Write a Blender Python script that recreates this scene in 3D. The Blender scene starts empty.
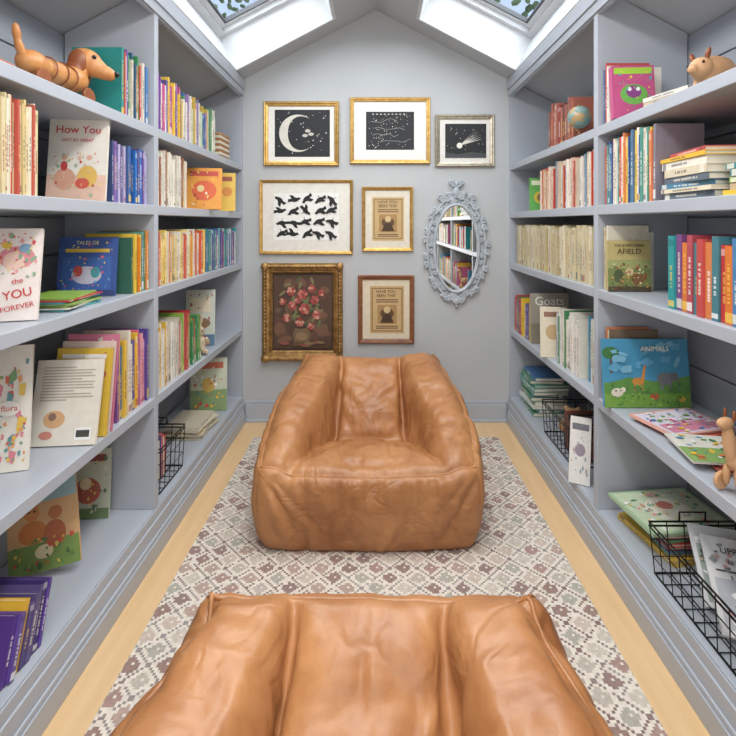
import bpy, math, random
import numpy as np
from mathutils import Matrix, Vector, noise
random.seed(7)
scene=bpy.context.scene
try:
    scene.view_settings.view_transform='Standard'
    scene.view_settings.look='None'
except Exception as e: print(e)
F=500.0; VX=376; VY=223; CH=1.3
D=3.283; SX=.873; SB=1.23; RIDGE=2.70; SL=.527
HA,HB,HC,HD,HE=1.68,1.37,1.04,.61,.17
Yf=-1.3
def c(h,a=1):
    h=h.lstrip('#'); v=[int(h[i:i+2],16)/255 for i in (0,2,4)]
    return tuple([(x/12.92 if x<=.04045 else ((x+.055)/1.055)**2.4) for x in v]+[a])
# ------------------------------------------------ materials
def newmat(name,rough=.5,metal=0,col=None):
    m=bpy.data.materials.new(name); m.use_nodes=True
    b=m.node_tree.nodes['Principled BSDF']
    b.inputs['Roughness'].default_value=rough; b.inputs['Metallic'].default_value=metal
    if col: b.inputs['Base Color'].default_value=col
    return m,m.node_tree,b
def noisy(name,c1,c2,scale=8,rough=.5,metal=0,bump=0,bscale=60,stretch=(1,1,1)):
    m,nt,b=newmat(name,rough,metal)
    N=nt.nodes;L=nt.links
    tc=N.new('ShaderNodeTexCoord'); mp=N.new('ShaderNodeMapping'); mp.inputs['Scale'].default_value=stretch
    L.new(tc.outputs['Object'],mp.inputs['Vector'])
    n=N.new('ShaderNodeTexNoise'); n.inputs['Scale'].default_value=scale; n.inputs['Detail'].default_value=5
    L.new(mp.outputs[0],n.inputs['Vector'])
    r=N.new('ShaderNodeValToRGB'); r.color_ramp.elements[0].position=.3; r.color_ramp.elements[1].position=.7
    r.color_ramp.elements[0].color=c1; r.color_ramp.elements[1].color=c2
    L.new(n.outputs['Fac'],r.inputs[0]); L.new(r.outputs[0],b.inputs['Base Color'])
    if bump:
        n2=N.new('ShaderNodeTexNoise'); n2.inputs['Scale'].default_value=bscale; n2.inputs['Detail'].default_value=4
        L.new(mp.outputs[0],n2.inputs['Vector'])
        bp=N.new('ShaderNodeBump'); bp.inputs['Strength'].default_value=bump; bp.inputs['Distance'].default_value=.004
        L.new(n2.outputs['Fac'],bp.inputs['Height']); L.new(bp.outputs[0],b.inputs['Normal'])
    return m
SHELF=noisy('painted_wood_bluegrey',c('#adb3bc'),c('#b2b8c1'),3,.38)
BACKP=noisy('painted_panel',c('#9ea4ae'),c('#a4aab3'),3,.5)
WALL=noisy('wall_paint',c('#b9bcbe'),c('#bdc0c2'),2,.7,bump=.05,bscale=200)
CEIL=noisy('ceiling_paint',c('#bdc1c5'),c('#c1c5c8'),2,.7)
WHITE=noisy('white_paint',c('#d8dbde'),c('#dee0e3'),2,.5)
FLOORM=noisy('blond_wood',c('#dab686'),c('#e4c294'),5,.5,bump=.06,bscale=30,stretch=(6,.5,1))
GOLD=noisy('gilt',c('#b28a4a'),c('#d6b06a'),40,.35,.75,bump=.15,bscale=90)
GOLD2=noisy('antique_gilt',c('#86653c'),c('#bd945a'),30,.42,.55,bump=.6,bscale=60)
SILV=noisy('champagne_metal',c('#9d9482'),c('#c4bba6'),40,.35,.7,bump=.15,bscale=90)
REDW=noisy('mahogany',c('#74452c'),c('#93603f'),20,.35,stretch=(1,1,4))
WOODT=noisy('toy_wood',c('#c08048'),c('#d4985e'),14,.4,stretch=(1,4,1))
WOODD=noisy('toy_wood_dark',c('#7e4426'),c('#945630'),14,.4)
WOODL=noisy('toy_wood_light',c('#c09468'),c('#d2a880'),14,.5)
PLUSH=noisy('plush',c('#b9a48c'),c('#cdbba4'),60,.9,bump=.6,bscale=220)
MFR=noisy('mirror_frame_paint',c('#a0a8b0'),c('#bfc5cb'),25,.45,bump=.2,bscale=90)
BLACKM=newmat('black_wire',.4,.6,c('#1c1c1e'))[0]
DARK=newmat('dark_bits',.3,0,c('#15110f'))[0]
MIR=newmat('mirror_glass',.01,1,(.9,.92,.93,1))[0]
def vcmat(name,rough):
    m,nt,b=newmat(name,rough)
    a=nt.nodes.new('ShaderNodeAttribute'); a.attribute_name='Col'
    n=nt.nodes.new('ShaderNodeTexNoise'); n.inputs['Scale'].default_value=35; n.inputs['Detail'].default_value=3
    tc=nt.nodes.new('ShaderNodeTexCoord'); nt.links.new(tc.outputs['Object'],n.inputs['Vector'])
    mr=nt.nodes.new('ShaderNodeMapRange'); mr.inputs[3].default_value=.82; mr.inputs[4].default_value=1.05
    nt.links.new(n.outputs['Fac'],mr.inputs[0])
    mx=nt.nodes.new('ShaderNodeVectorMath'); mx.operation='SCALE'
    nt.links.new(a.outputs['Color'],mx.inputs[0]); nt.links.new(mr.outputs[0],mx.inputs['Scale'])
    nt.links.new(mx.outputs[0],b.inputs['Base Color'])
    return m
BOOK=vcmat('printed_cover',.38)
PRINT=vcmat('printed_paper',.6)
_cm={}
def flat(hexc,rough=.5):
    if hexc not in _cm: _cm[hexc]=newmat('ink_'+hexc.strip('#'),rough,0,c(hexc))[0]
    return _cm[hexc]
GL=bpy.data.materials.new('skylight_glass'); GL.use_nodes=True
nt=GL.node_tree; nt.nodes.clear()
o=nt.nodes.new('ShaderNodeOutputMaterial'); t=nt.nodes.new('ShaderNodeBsdfTransparent'); g=nt.nodes.new('ShaderNodeBsdfGlossy'); g.inputs['Roughness'].default_value=.02
t.inputs[0].default_value=(.93,.97,.98,1); mx=nt.nodes.new('ShaderNodeMixShader'); mx.inputs[0].default_value=.05
nt.links.new(t.outputs[0],mx.inputs[1]); nt.links.new(g.outputs[0],mx.inputs[2]); nt.links.new(mx.outputs[0],o.inputs[0])
def leather():
    m,nt,b=newmat('tan_leather',.4); N=nt.nodes;L=nt.links
    tc=N.new('ShaderNodeTexCoord')
    n=N.new('ShaderNodeTexNoise'); n.inputs['Scale'].default_value=4; n.inputs['Detail'].default_value=9; n.inputs['Roughness'].default_value=.68
    L.new(tc.outputs['Object'],n.inputs['Vector'])
    r=N.new('ShaderNodeValToRGB'); r.color_ramp.elements[0].position=.3; r.color_ramp.elements[1].position=.7
    r.color_ramp.elements[0].color=c('#925c34'); r.color_ramp.elements[1].color=c('#c48d5c')
    L.new(n.outputs['Fac'],r.inputs[0]); L.new(r.outputs[0],b.inputs['Base Color'])
    v=N.new('ShaderNodeTexVoronoi'); v.inputs['Scale'].default_value=260
    L.new(tc.outputs['Object'],v.inputs['Vector'])
    b1=N.new('ShaderNodeBump'); b1.inputs['Strength'].default_value=.12; b1.inputs['Distance'].default_value=.001
    L.new(v.outputs['Distance'],b1.inputs['Height'])
    n2=N.new('ShaderNodeTexNoise'); n2.inputs['Scale'].default_value=6; n2.inputs['Detail'].default_value=2; n2.inputs['Distortion'].default_value=1.2
    L.new(tc.outputs['Object'],n2.inputs['Vector'])
    s1=N.new('ShaderNodeMath'); s1.operation='SUBTRACT'; L.new(n2.outputs['Fac'],s1.inputs[0]); s1.inputs[1].default_value=.5
    s2=N.new('ShaderNodeMath'); s2.operation='ABSOLUTE'; L.new(s1.outputs[0],s2.inputs[0])
    s3=N.new('ShaderNodeMapRange'); s3.interpolation_type='SMOOTHSTEP'; s3.inputs[2].default_value=.09; L.new(s2.outputs[0],s3.inputs[0])
    b2=N.new('ShaderNodeBump'); b2.inputs['Strength'].default_value=.28; b2.inputs['Distance'].default_value=.006
    L.new(s3.outputs[0],b2.inputs['Height']); L.new(b1.outputs[0],b2.inputs['Normal']); L.new(b2.outputs[0],b.inputs['Normal'])
    mr=N.new('ShaderNodeMapRange'); mr.inputs[3].default_value=.32; mr.inputs[4].default_value=.48
    L.new(n.outputs['Fac'],mr.inputs[0]); L.new(mr.outputs[0],b.inputs['Roughness'])
    return m
LEATH=leather()
def rugmat():
    m,nt,b=newmat('woven_rug',.95); N=nt.nodes;L=nt.links
    def M(op,a,bb=None,cc=None):
        n=N.new('ShaderNodeMath'); n.operation=op
        for i,x in enumerate((a,bb,cc)):
            if x is None: continue
            if isinstance(x,(int,float)): n.inputs[i].default_value=x
            else: L.new(x,n.inputs[i])
        return n.outputs[0]
    tc=N.new('ShaderNodeTexCoord'); s=N.new('ShaderNodeSeparateXYZ'); L.new(tc.outputs['Object'],s.inputs[0])
    q=.0085; P=.102
    xq=M('MULTIPLY',M('FLOOR',M('DIVIDE',s.outputs[0],q)),q/P)
    yq=M('MULTIPLY',M('FLOOR',M('DIVIDE',s.outputs[1],q)),q/P)
    fx=M('ABSOLUTE',M('SUBTRACT',M('FRACT',M('ADD',xq,50.0)),.46))
    fy=M('ABSOLUTE',M('SUBTRACT',M('FRACT',M('ADD',yq,50.0)),.46))
    d=M('ADD',fx,fy)
    isA=M('LESS_THAN',d,.5)
    def cell(off):
        cx=M('FLOOR',M('ADD',xq,off)); cy=M('FLOOR',M('ADD',yq,off))
        cb=N.new('ShaderNodeCombineXYZ'); L.new(cx,cb.inputs[0]); L.new(cy,cb.inputs[1]); cb.inputs[2].default_value=off
        w=N.new('ShaderNodeTexWhiteNoise'); L.new(cb.outputs[0],w.inputs['Vector']); return w.outputs['Value']
    rnd=M('ADD',M('MULTIPLY',cell(50.0),isA),M('MULTIPLY',cell(50.54),M('SUBTRACT',1.0,isA)))
    r=N.new('ShaderNodeValToRGB'); r.color_ramp.interpolation='CONSTANT'
    cols=['#baa397','#b4b0a4','#cfbfb2','#9d837b','#c3b9ad','#ad9189','#d0c6b9','#9a827c']
    e=r.color_ramp.elements
    e[0].color=c(cols[0]); e[1].position=.18; e[1].color=c(cols[1])
    for i,cc in enumerate(cols[2:]):
        x=e.new(.3+i*.115); x.color=c(cc)
    L.new(rnd,r.inputs[0])
    cb=N.new('ShaderNodeCombineXYZ'); L.new(xq,cb.inputs[0]); L.new(yq,cb.inputs[1])
    w=N.new('ShaderNodeTexWhiteNoise'); L.new(cb.outputs[0],w.inputs['Vector'])
    dd=M('ABSOLUTE',M('SUBTRACT',d,.5))
    fill=M('GREATER_THAN',dd,M('ADD',.15,M('MULTIPLY',w.outputs['Value'],.07)))
    centre=M('GREATER_THAN',dd,.42)
    ring=M('MULTIPLY',fill,M('SUBTRACT',1.0,centre))
    m1=N.new('ShaderNodeMix'); m1.data_type='RGBA'
    L.new(ring,m1.inputs['Factor']); m1.inputs[6].default_value=c('#e8dfd2'); L.new(r.outputs[0],m1.inputs[7])
    line=M('MULTIPLY',M('LESS_THAN',dd,.055),M('GREATER_THAN',w.outputs['Value'],.15))
    m2=N.new('ShaderNodeMix'); m2.data_type='RGBA'
    n=N.new('ShaderNodeTexNoise'); n.inputs['Scale'].default_value=2.5; L.new(tc.outputs['Object'],n.inputs['Vector'])
    lr=N.new('ShaderNodeValToRGB'); lr.color_ramp.elements[0].position=.42; lr.color_ramp.elements[1].position=.6
    lr.color_ramp.elements[0].color=c('#9f9894'); lr.color_ramp.elements[1].color=c('#8d746e'); L.new(n.outputs['Fac'],lr.inputs[0])
    L.new(line,m2.inputs['Factor']); L.new(m1.outputs[2],m2.inputs[6]); L.new(lr.outputs[0],m2.inputs[7])
    m3=N.new('ShaderNodeMix'); m3.data_type='RGBA'; m3.blend_type='MULTIPLY'
    cb2=N.new('ShaderNodeCombineXYZ'); L.new(M('ADD',xq,3.3),cb2.inputs[1]); L.new(yq,cb2.inputs[0]); w2=N.new('ShaderNodeTexWhiteNoise'); L.new(cb2.outputs[0],w2.inputs['Vector'])
    L.new(M('MULTIPLY',w2.outputs['Value'],.28),m3.inputs['Factor']); L.new(m2.outputs[2],m3.inputs[6]); m3.inputs[7].default_value=c('#b4a6a0')
    L.new(m3.outputs[2],b.inputs['Base Color'])
    n3=N.new('ShaderNodeTexNoise'); n3.inputs['Scale'].default_value=400; L.new(tc.outputs['Object'],n3.inputs['Vector'])
    bp=N.new('ShaderNodeBump'); bp.inputs['Strength'].default_value=.4; bp.inputs['Distance'].default_value=.003
    L.new(n3.outputs['Fac'],bp.inputs['Height']); L.new(bp.outputs[0],b.inputs['Normal'])
    return m
# ------------------------------------------------ mesh builder
class MB:
    def __init__(s): s.v=[];s.f=[];s.c=[]
    def poly(s,pts,col=(1,1,1,1),M=None):
        n=len(s.v)
        for p in pts: s.v.append(tuple(M@Vector(p)) if M else tuple(p))
        s.f.append(tuple(range(n,n+len(pts)))); s.c.append(col)
    def box(s,x0,x1,y0,y1,z0,z1,col=(1,1,1,1),M=None):
        n=len(s.v)
        P=[(x0,y0,z0),(x1,y0,z0),(x1,y1,z0),(x0,y1,z0),(x0,y0,z1),(x1,y0,z1),(x1,y1,z1),(x0,y1,z1)]
        for p in P: s.v.append(tuple(M@Vector(p)) if M else p)
        for f in ((0,3,2,1),(4,5,6,7),(0,1,5,4),(1,2,6,5),(2,3,7,6),(3,0,4,7)):
            s.f.append(tuple(n+i for i in f)); s.c.append(col)
    def prism(s,pts,y0,y1,col=(1,1,1,1)):
        n=len(s.v);k=len(pts)
        for p in pts: s.v.append((p[0],y0,p[1]))
        for p in pts: s.v.append((p[0],y1,p[1]))
        s.f.append(tuple(n+i for i in range(k))); s.c.append(col)
        s.f.append(tuple(n+k+i for i in reversed(range(k)))); s.c.append(col)
        for i in range(k):
            j=(i+1)%k; s.f.append((n+i,n+k+i,n+k+j,n+j)); s.c.append(col)
    def build(s,name,mat,bevel=0,parent=None,loc=None,smooth=False):
        me=bpy.data.meshes.new(name); me.from_pydata(s.v,[],s.f)
        a=me.color_attributes.new('Col','FLOAT_COLOR','CORNER')
        arr=np.empty((len(me.loops),4),dtype=np.float32)
        for p,cc in zip(me.polygons,s.c):
            arr[p.loop_start:p.loop_start+p.loop_total]=cc
        a.data.foreach_set('color',arr.ravel())
        me.materials.append(mat); 
        if smooth: me.polygons.foreach_set('use_smooth',[True]*len(me.polygons))
        me.update()
        ob=bpy.data.objects.new(name,me); scene.collection.objects.link(ob)
        if parent: ob.parent=parent
        if loc: ob.location=loc
        if bevel:
            b=ob.modifiers.new('b','BEVEL'); b.width=bevel; b.segments=2; b.limit_method='ANGLE'
        return ob
def empty(name,loc=(0,0,0)):
    e=bpy.data.objects.new(name,None); scene.collection.objects.link(e); e.location=loc; e.empty_display_size=.05; return e
def text(parent,body,size,loc,mat,align='CENTER',rot=(math.pi/2,0,0),name='lettering',sx=1):
    cu=bpy.data.curves.new(name,'FONT'); cu.body=body; cu.size=size; cu.align_x=align; cu.align_y='CENTER'; cu.extrude=.0003
    cu.materials.append(mat); ob=bpy.data.objects.new(name,cu); scene.collection.objects.link(ob)
    ob.parent=parent; ob.location=loc; ob.rotation_euler=rot; ob.scale=(sx,1,1); return ob
def tube(name,paths,r,mat,parent=None,cyc=False,res=3):
    cu=bpy.data.curves.new(name,'CURVE'); cu.dimensions='3D'; cu.bevel_depth=r; cu.bevel_resolution=res; cu.use_fill_caps=True
    for P in paths:
        sp=cu.splines.new('POLY'); sp.points.add(len(P)-1)
        for i,p in enumerate(P):
            sp.points[i].co=(p[0],p[1],p[2],1)
            if len(p)>3: sp.points[i].radius=p[3]
        sp.use_cyclic_u=cyc; sp.use_smooth=True
    cu.materials.append(mat); ob=bpy.data.objects.new(name,cu); scene.collection.objects.link(ob)
    if parent: ob.parent=parent
    return ob
import bmesh
_sph={}
def sphere_template(us,vs):
    if (us,vs) in _sph: return _sph[(us,vs)]
    V=[(0,0,1)]; Fs=[]
    for j in range(1,vs):
        ph=math.pi*j/vs
        for i in range(us): V.append((math.sin(ph)*math.cos(2*math.pi*i/us),math.sin(ph)*math.sin(2*math.pi*i/us),math.cos(ph)))
    V.append((0,0,-1)); L=len(V)-1
    for i in range(us):
        k=(i+1)%us; Fs.append((0,1+i,1+k)); Fs.append((L,L-us+k,L-us+i))
        for j in range(vs-2):
            a=1+j*us; Fs.append((a+i,a+us+i,a+us+k,a+k))
    _sph[(us,vs)]=(np.array(V),Fs); return _sph[(us,vs)]
def blob(name,parts,mat,parent=None,voxel=.004,remesh=True,sm=6,seg=(20,14)):
    TV,TF=sphere_template(*seg); VV=[];FF=[];n0=0
    for p in parts:
        loc,sc=p[0],p[1]; rot=p[2] if len(p)>2 else (0,0,0)
        R3=np.array(Matrix.Rotation(rot[2],3,'Z')@Matrix.Rotation(rot[1],3,'Y')@Matrix.Rotation(rot[0],3,'X'))
        VV.append((TV*np.array(sc))@R3.T+np.array(loc)); FF+= [tuple(n0+i for i in f) for f in TF]; n0+=len(TV)
    me=bpy.data.meshes.new(name); me.from_pydata(np.concatenate(VV).tolist(),[],FF); me.materials.append(mat)
    me.polygons.foreach_set('use_smooth',[True]*len(me.polygons)); me.update()
    ob=bpy.data.objects.new(name,me); scene.collection.objects.link(ob)
    if remesh:
        m=ob.modifiers.new('r','REMESH'); m.mode='VOXEL'; m.voxel_size=voxel; m.use_smooth_shade=True
        m=ob.modifiers.new('s','SMOOTH'); m.iterations=sm
    if parent: ob.parent=parent
    return ob
# ------------------------------------------------ bean bag chairs (numpy cloth relaxation)
def sst(a,b,x):
    t=np.clip((x-a)/(b-a),0,1); return t*t*(3-2*t)
def bagmesh(N,iters,grow,infl,lap,seed,front=.43,back=.34):
    key={}; V=[]; Fc=[]
    lin=np.linspace(-1,1,N+1)
    def vid(p):
        k=(round(p[0]*N),round(p[1]*N),round(p[2]*N))
        if k not in key: key[k]=len(V); V.append(p)
        return key[k]
    e1=[];e2=[];ed=[]
    for ax in range(3):
        for sg in (-1,1):
            b1,b2=(ax+1)%3,(ax+2)%3
            g=np.empty((N+1,N+1),int)
            for i in range(N+1):
                for j in range(N+1):
                    p=[0,0,0];p[ax]=sg;p[b1]=lin[i];p[b2]=lin[j]; g[i,j]=vid(tuple(p))
            q=np.stack([g[:-1,:-1],g[1:,:-1],g[1:,1:],g[:-1,1:]],-1).reshape(-1,4)
            Fc.append(q if sg>0 else q[:,::-1])
            st=lambda a,b: np.stack([a.ravel(),b.ravel()],1)
            e1+= [st(g[:-1],g[1:]),st(g[:,:-1],g[:,1:])]; ed+=[st(g[:-1,:-1],g[1:,1:]),st(g[1:,:-1],g[:-1,1:])]; e2+=[st(g[:-2],g[2:]),st(g[:,:-2],g[:,2:])]
    Fc=np.concatenate(Fc); E1=np.unique(np.sort(np.concatenate(e1),1),axis=0); ED=np.concatenate(ed); E2=np.concatenate(e2)
    C=np.array(V); u,cy,cz=C[:,0],C[:,1],C[:,2]; v=(cy+1)/2; t=(cz+1)/2
    au=np.abs(u)
    arm=np.interp(v,[0,.1,.3,.55,.8,.93,1],[.315,.35,.41,.485,.535,.55,.54])
    seat=np.interp(v,[0,.04,.1,.2,.35,.48,.55,.64,.8,.9,.96,1],[.285,.295,.30,.29,.265,.22,.225,.32,.435,.505,.535,.54])
    w0=np.interp(v,[0,.15,.45,.6,1],[.68,.57,.44,.40,.44]); w1=np.interp(v,[0,.15,.45,.6,1],[.88,.76,.62,.58,.60])
    m=sst(w0,w1,au); H=seat*(1-m)+arm*m
    # arm crown and seat / back cushion puff
    H+=.016*np.exp(-((au-.8)/.14)**2)*sst(.05,.3,v)*(1-sst(.85,1,v))
    H+=.022*np.clip(1-(au/np.maximum(w0,.1))**2,0,1)*sst(.05,.2,v)*(1-sst(.34,.48,v))
    H+=.02*np.clip(1-(au/np.maximum(w0,.1))**2,0,1)*sst(.52,.66,v)*(1-sst(.86,1,v))
    crm=np.exp(-((au-w0-.02)/.05)**2)*sst(.5,.6,v)*(1-sst(.85,1,v)); H-=crm*.05
    H-=.012*np.exp(-((u-.1)/.5)**2)*sst(.85,1,v)
    H-=.02*sst(.86,1.0,au)*sst(0,.15,v)
    H+=.022*np.exp(-((au-1)/.12)**2)*sst(.9,1,v)
    H+=.018*np.exp(-((au-1)/.04)**2)*sst(.94,1,v)
    Wt=front-(front-back)*sst(.15,1,v); Wb=.40
    bul=np.abs(np.sin(np.pi*np.clip(t,0,1)))**.55
    W=Wb*(1-t)+Wt*t+.03*bul
    X=u*W*(1+.05*(1-cy**2))
    Lf=.41+.025*bul; Lb=.43*(1-t)+.37*t+.04*bul
    Y=cy*np.where(cy<0,Lf,Lb)*(1+.05*(1-u**2))
    co=np.stack([X,Y,t*H],1)
    def normals(co):
        q=co[Fc]; n=np.cross(q[:,2]-q[:,0],q[:,3]-q[:,1]); o=np.zeros_like(co)
        for a in range(3):
            w=np.zeros(len(co))
            for k in range(4): w+=np.bincount(Fc[:,k],n[:,a],len(co))
            o[:,a]=w
        return o/np.maximum(np.linalg.norm(o,axis=1),1e-12)[:,None]
    nr=normals(co)
    dd=np.array([noise.noise(Vector(p)*5+Vector((seed,0,0)))*.014+noise.noise(Vector(p)*12+Vector((0,seed,0)))*.007 for p in co])
    rnd=random.Random(seed); A=np.array; folds=[]
    for sx in (-1,1):
        for k in range(7):
            a=rnd.uniform(-1.3,-.05); l=rnd.uniform(.14,.34)
            folds.append((A([sx*.42,-.43,.30]),A([sx*(.42-l*math.cos(a)),-.44,.29+l*math.sin(a)]),rnd.uniform(.01,.017),rnd.choice((-.011,.008))))
        for k in range(9):
            folds.append((A([sx*back,.36,.55]),A([sx*rnd.uniform(.27,.43),rnd.uniform(-.25,.15),rnd.uniform(.32,.45)]),rnd.uniform(.011,.018),rnd.choice((-.014,.009))))
        for k in range(6):
            folds.append((A([sx*(back-.03),.37,.54]),A([sx*rnd.uniform(-.08,.2),rnd.uniform(.05,.25),rnd.uniform(.25,.42)]),rnd.uniform(.01,.017),rnd.choice((-.013,.008))))
        for k in range(5):
            folds.append((A([sx*.2,.02,.25]),A([sx*rnd.uniform(-.1,.25),rnd.uniform(-.4,-.1),.3]),rnd.uniform(.011,.017),rnd.choice((-.01,.007))))
        for k in range(6):
            folds.append((A([sx*.19,rnd.uniform(-.1,.1),.24]),A([sx*rnd.uniform(.3,.42),rnd.uniform(-.35,.1),.42]),rnd.uniform(.011,.018),rnd.choice((-.013,.008))))
        for k in range(5):
            folds.append((A([sx*.42,rnd.uniform(-.3,.3),.4]),A([sx*.45,rnd.uniform(-.3,.3),.1]),rnd.uniform(.012,.02),rnd.choice((-.011,.008))))
    for k in range(9):
        x=rnd.uniform(-.38,.38)
        folds.append((A([x,-.45,0]),A([x+rnd.uniform(-.12,.12),-.46,rnd.uniform(.08,.18)]),rnd.uniform(.012,.018),rnd.choice((-.008,.006))))
    for p,q,w,a in folds:
        d=q-p; tt=np.clip(((co-p)@d)/(d@d),0,1)
        dist=np.linalg.norm(co-(p+tt[:,None]*d),axis=1); ww=w*(1+1.0*tt)
        dd+=a*np.exp(-(dist/ww)**2)*(1-tt*.8)*np.minimum(1,.3+tt*6)
    top=cz>.999; seam=top&((au>.999)|(np.abs(cy)>.999)); corner=(au>.999)&(np.abs(cy)>.999)
    dd=dd*np.clip(co[:,2]/.05,0,1)*np.where(seam,.6,1)
    co=co+nr*dd[:,None]; co[:,2]=np.maximum(co[:,2],0)
    stp=1.0/N*1.01
    crease=top&(np.abs(au-w0)<=stp)&(v>.12)&(v<.93)
    crease2=top&(np.abs(v-.5)<=stp*.5)&(au<w0)
    free=(~(seam|corner|crease|crease2|(cz<-.999))).astype(float)[:,None]
    x=co.copy(); n=len(co); pre=[]; wt=np.zeros(n)
    for E,k in [(E1,1.0),(ED,.6),(E2,.35)]:
        L0=np.linalg.norm(co[E[:,0]]-co[E[:,1]],axis=1)*(1+grow); pre.append((E[:,0],E[:,1],L0,k))
        wt+=k*(np.bincount(E[:,0],minlength=n)+np.bincount(E[:,1],minlength=n))
    deg=np.bincount(E1.ravel(),minlength=n)
    for it in range(iters):
        acc=np.zeros((n,3))
        for i,j,L0,k in pre:
            d=x[j]-x[i]; L=np.linalg.norm(d,axis=1)+1e-12; cc=d*((L-L0)/L*.5*k)[:,None]
            for a in range(3): acc[:,a]+=np.bincount(i,cc[:,a],n)-np.bincount(j,cc[:,a],n)
        x=x+free*acc/wt[:,None]*3.0
        lp=np.empty((n,3))
        for a in range(3): lp[:,a]=(np.bincount(E1[:,0],x[E1[:,1],a],n)+np.bincount(E1[:,1],x[E1[:,0],a],n))/deg-x[:,a]
        x=x+free*lp*lap
        if it%3==0: x=x+free*normals(x)*infl
        x[:,2]=np.maximum(x[:,2],0)
    me2=bpy.data.meshes.new('bag'); me2.from_pydata(x.tolist(),[],Fc.tolist()); me2.polygons.foreach_set('use_smooth',[True]*len(me2.polygons)); me2.update()
    return me2,x,key,lin,N
def bag(name,loc,scale,seed,rotz,grow,front,back,N=64):
    me,co,key,lin,N=bagmesh(N,120,grow,.0004,.02,seed,front,back)
    me.materials.append(LEATH)
    e=empty(name,loc); ob=bpy.data.objects.new('leather_body',me); scene.collection.objects.link(ob); ob.parent=e
    sm=ob.modifiers.new('s','SUBSURF'); sm.levels=sm.render_levels=1
    def vi(a,b,cc): return key[(round(a*N),round(b*N),round(cc*N))]
    loop=[]
    for x in lin: loop.append(vi(x,-1,1))
    for x in lin[1:]: loop.append(vi(1,x,1))
    for x in lin[::-1][1:]: loop.append(vi(x,1,1))
    for x in lin[::-1][1:-1]: loop.append(vi(-1,x,1))
    cs=co[loop]; cs=(cs+np.roll(cs,1,0)+np.roll(cs,-1,0))/3
    tube('piping',[cs.tolist()],.005,LEATH,e,cyc=True)
    edges=[]
    for sx in (-1,1):
        for sy in (-1,1):
            q=co[[vi(sx,sy,z) for z in lin]]; q[1:-1]=(q[:-2]+q[1:-1]+q[2:])/3; edges.append(q.tolist())
    tube('corner_seam',edges,.004,LEATH,e)
    e.scale=scale; e.rotation_euler=(0,0,rotz)
    return e
bag('bean_bag_chair',(-.03,2.40,.014),(1.0,1.0,1.0),1,0.0,.06,.43,.35,72)
bag('bean_bag_chair',(-.025,.625,.014),(1.02,1.0,.98),5,-.03,.075,.475,.31,80)
# ------------------------------------------------ room
def simplebox(name,x0,x1,y0,y1,z0,z1,mat,bevel=0):
    mb=MB(); mb.box(x0,x1,y0,y1,z0,z1); return mb.build(name,mat,bevel)
WO=1.26
simplebox('floor',-WO,WO,Yf,D,-.05,0,FLOORM)
mb=MB(); mb.prism([(-WO-.1,0),(WO+.1,0),(WO+.1,RIDGE-SL*(WO+.1)+.02),(0,RIDGE+.02),(-WO-.1,RIDGE-SL*(WO+.1)+.02)],D,D+.1); mb.build('wall_back',WALL)
mb=MB()
mb.prism([(-WO-.1,0),(WO+.1,0),(WO+.1,RIDGE-SL*(WO+.1)+.02),(0,RIDGE+.02),(-WO-.1,RIDGE-SL*(WO+.1)+.02)],Yf-.1,Yf); mb.build('wall_front',WALL)
mb=MB(); mb.box(-.45,.45,Yf+.002,Yf+.04,0.002,2.05)
for (a,b_) in ((.12,.9),(1.02,1.92)):
    mb.box(-.33,-.04,Yf+.04,Yf+.052,a,b_); mb.box(.04,.33,Yf+.04,Yf+.052,a,b_)
mb.build('door_1',WHITE,.004)
zt=RIDGE-SL*WO
simplebox('wall_left',-WO-.1,-WO,Yf,D,0,zt+.02,WALL); simplebox('wall_right',WO,WO+.1,Yf,D,0,zt+.02,WALL)
holes=[(1.45,3.07),(-.75,1.0)]  # second opening, over the camera and out of view, is added for light
HX0,HX1=.27,.86
th=math.atan(SL); nrm=Vector((math.sin(th),0,math.cos(th))); REC=.24
mb=MB(); well=MB()
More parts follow.
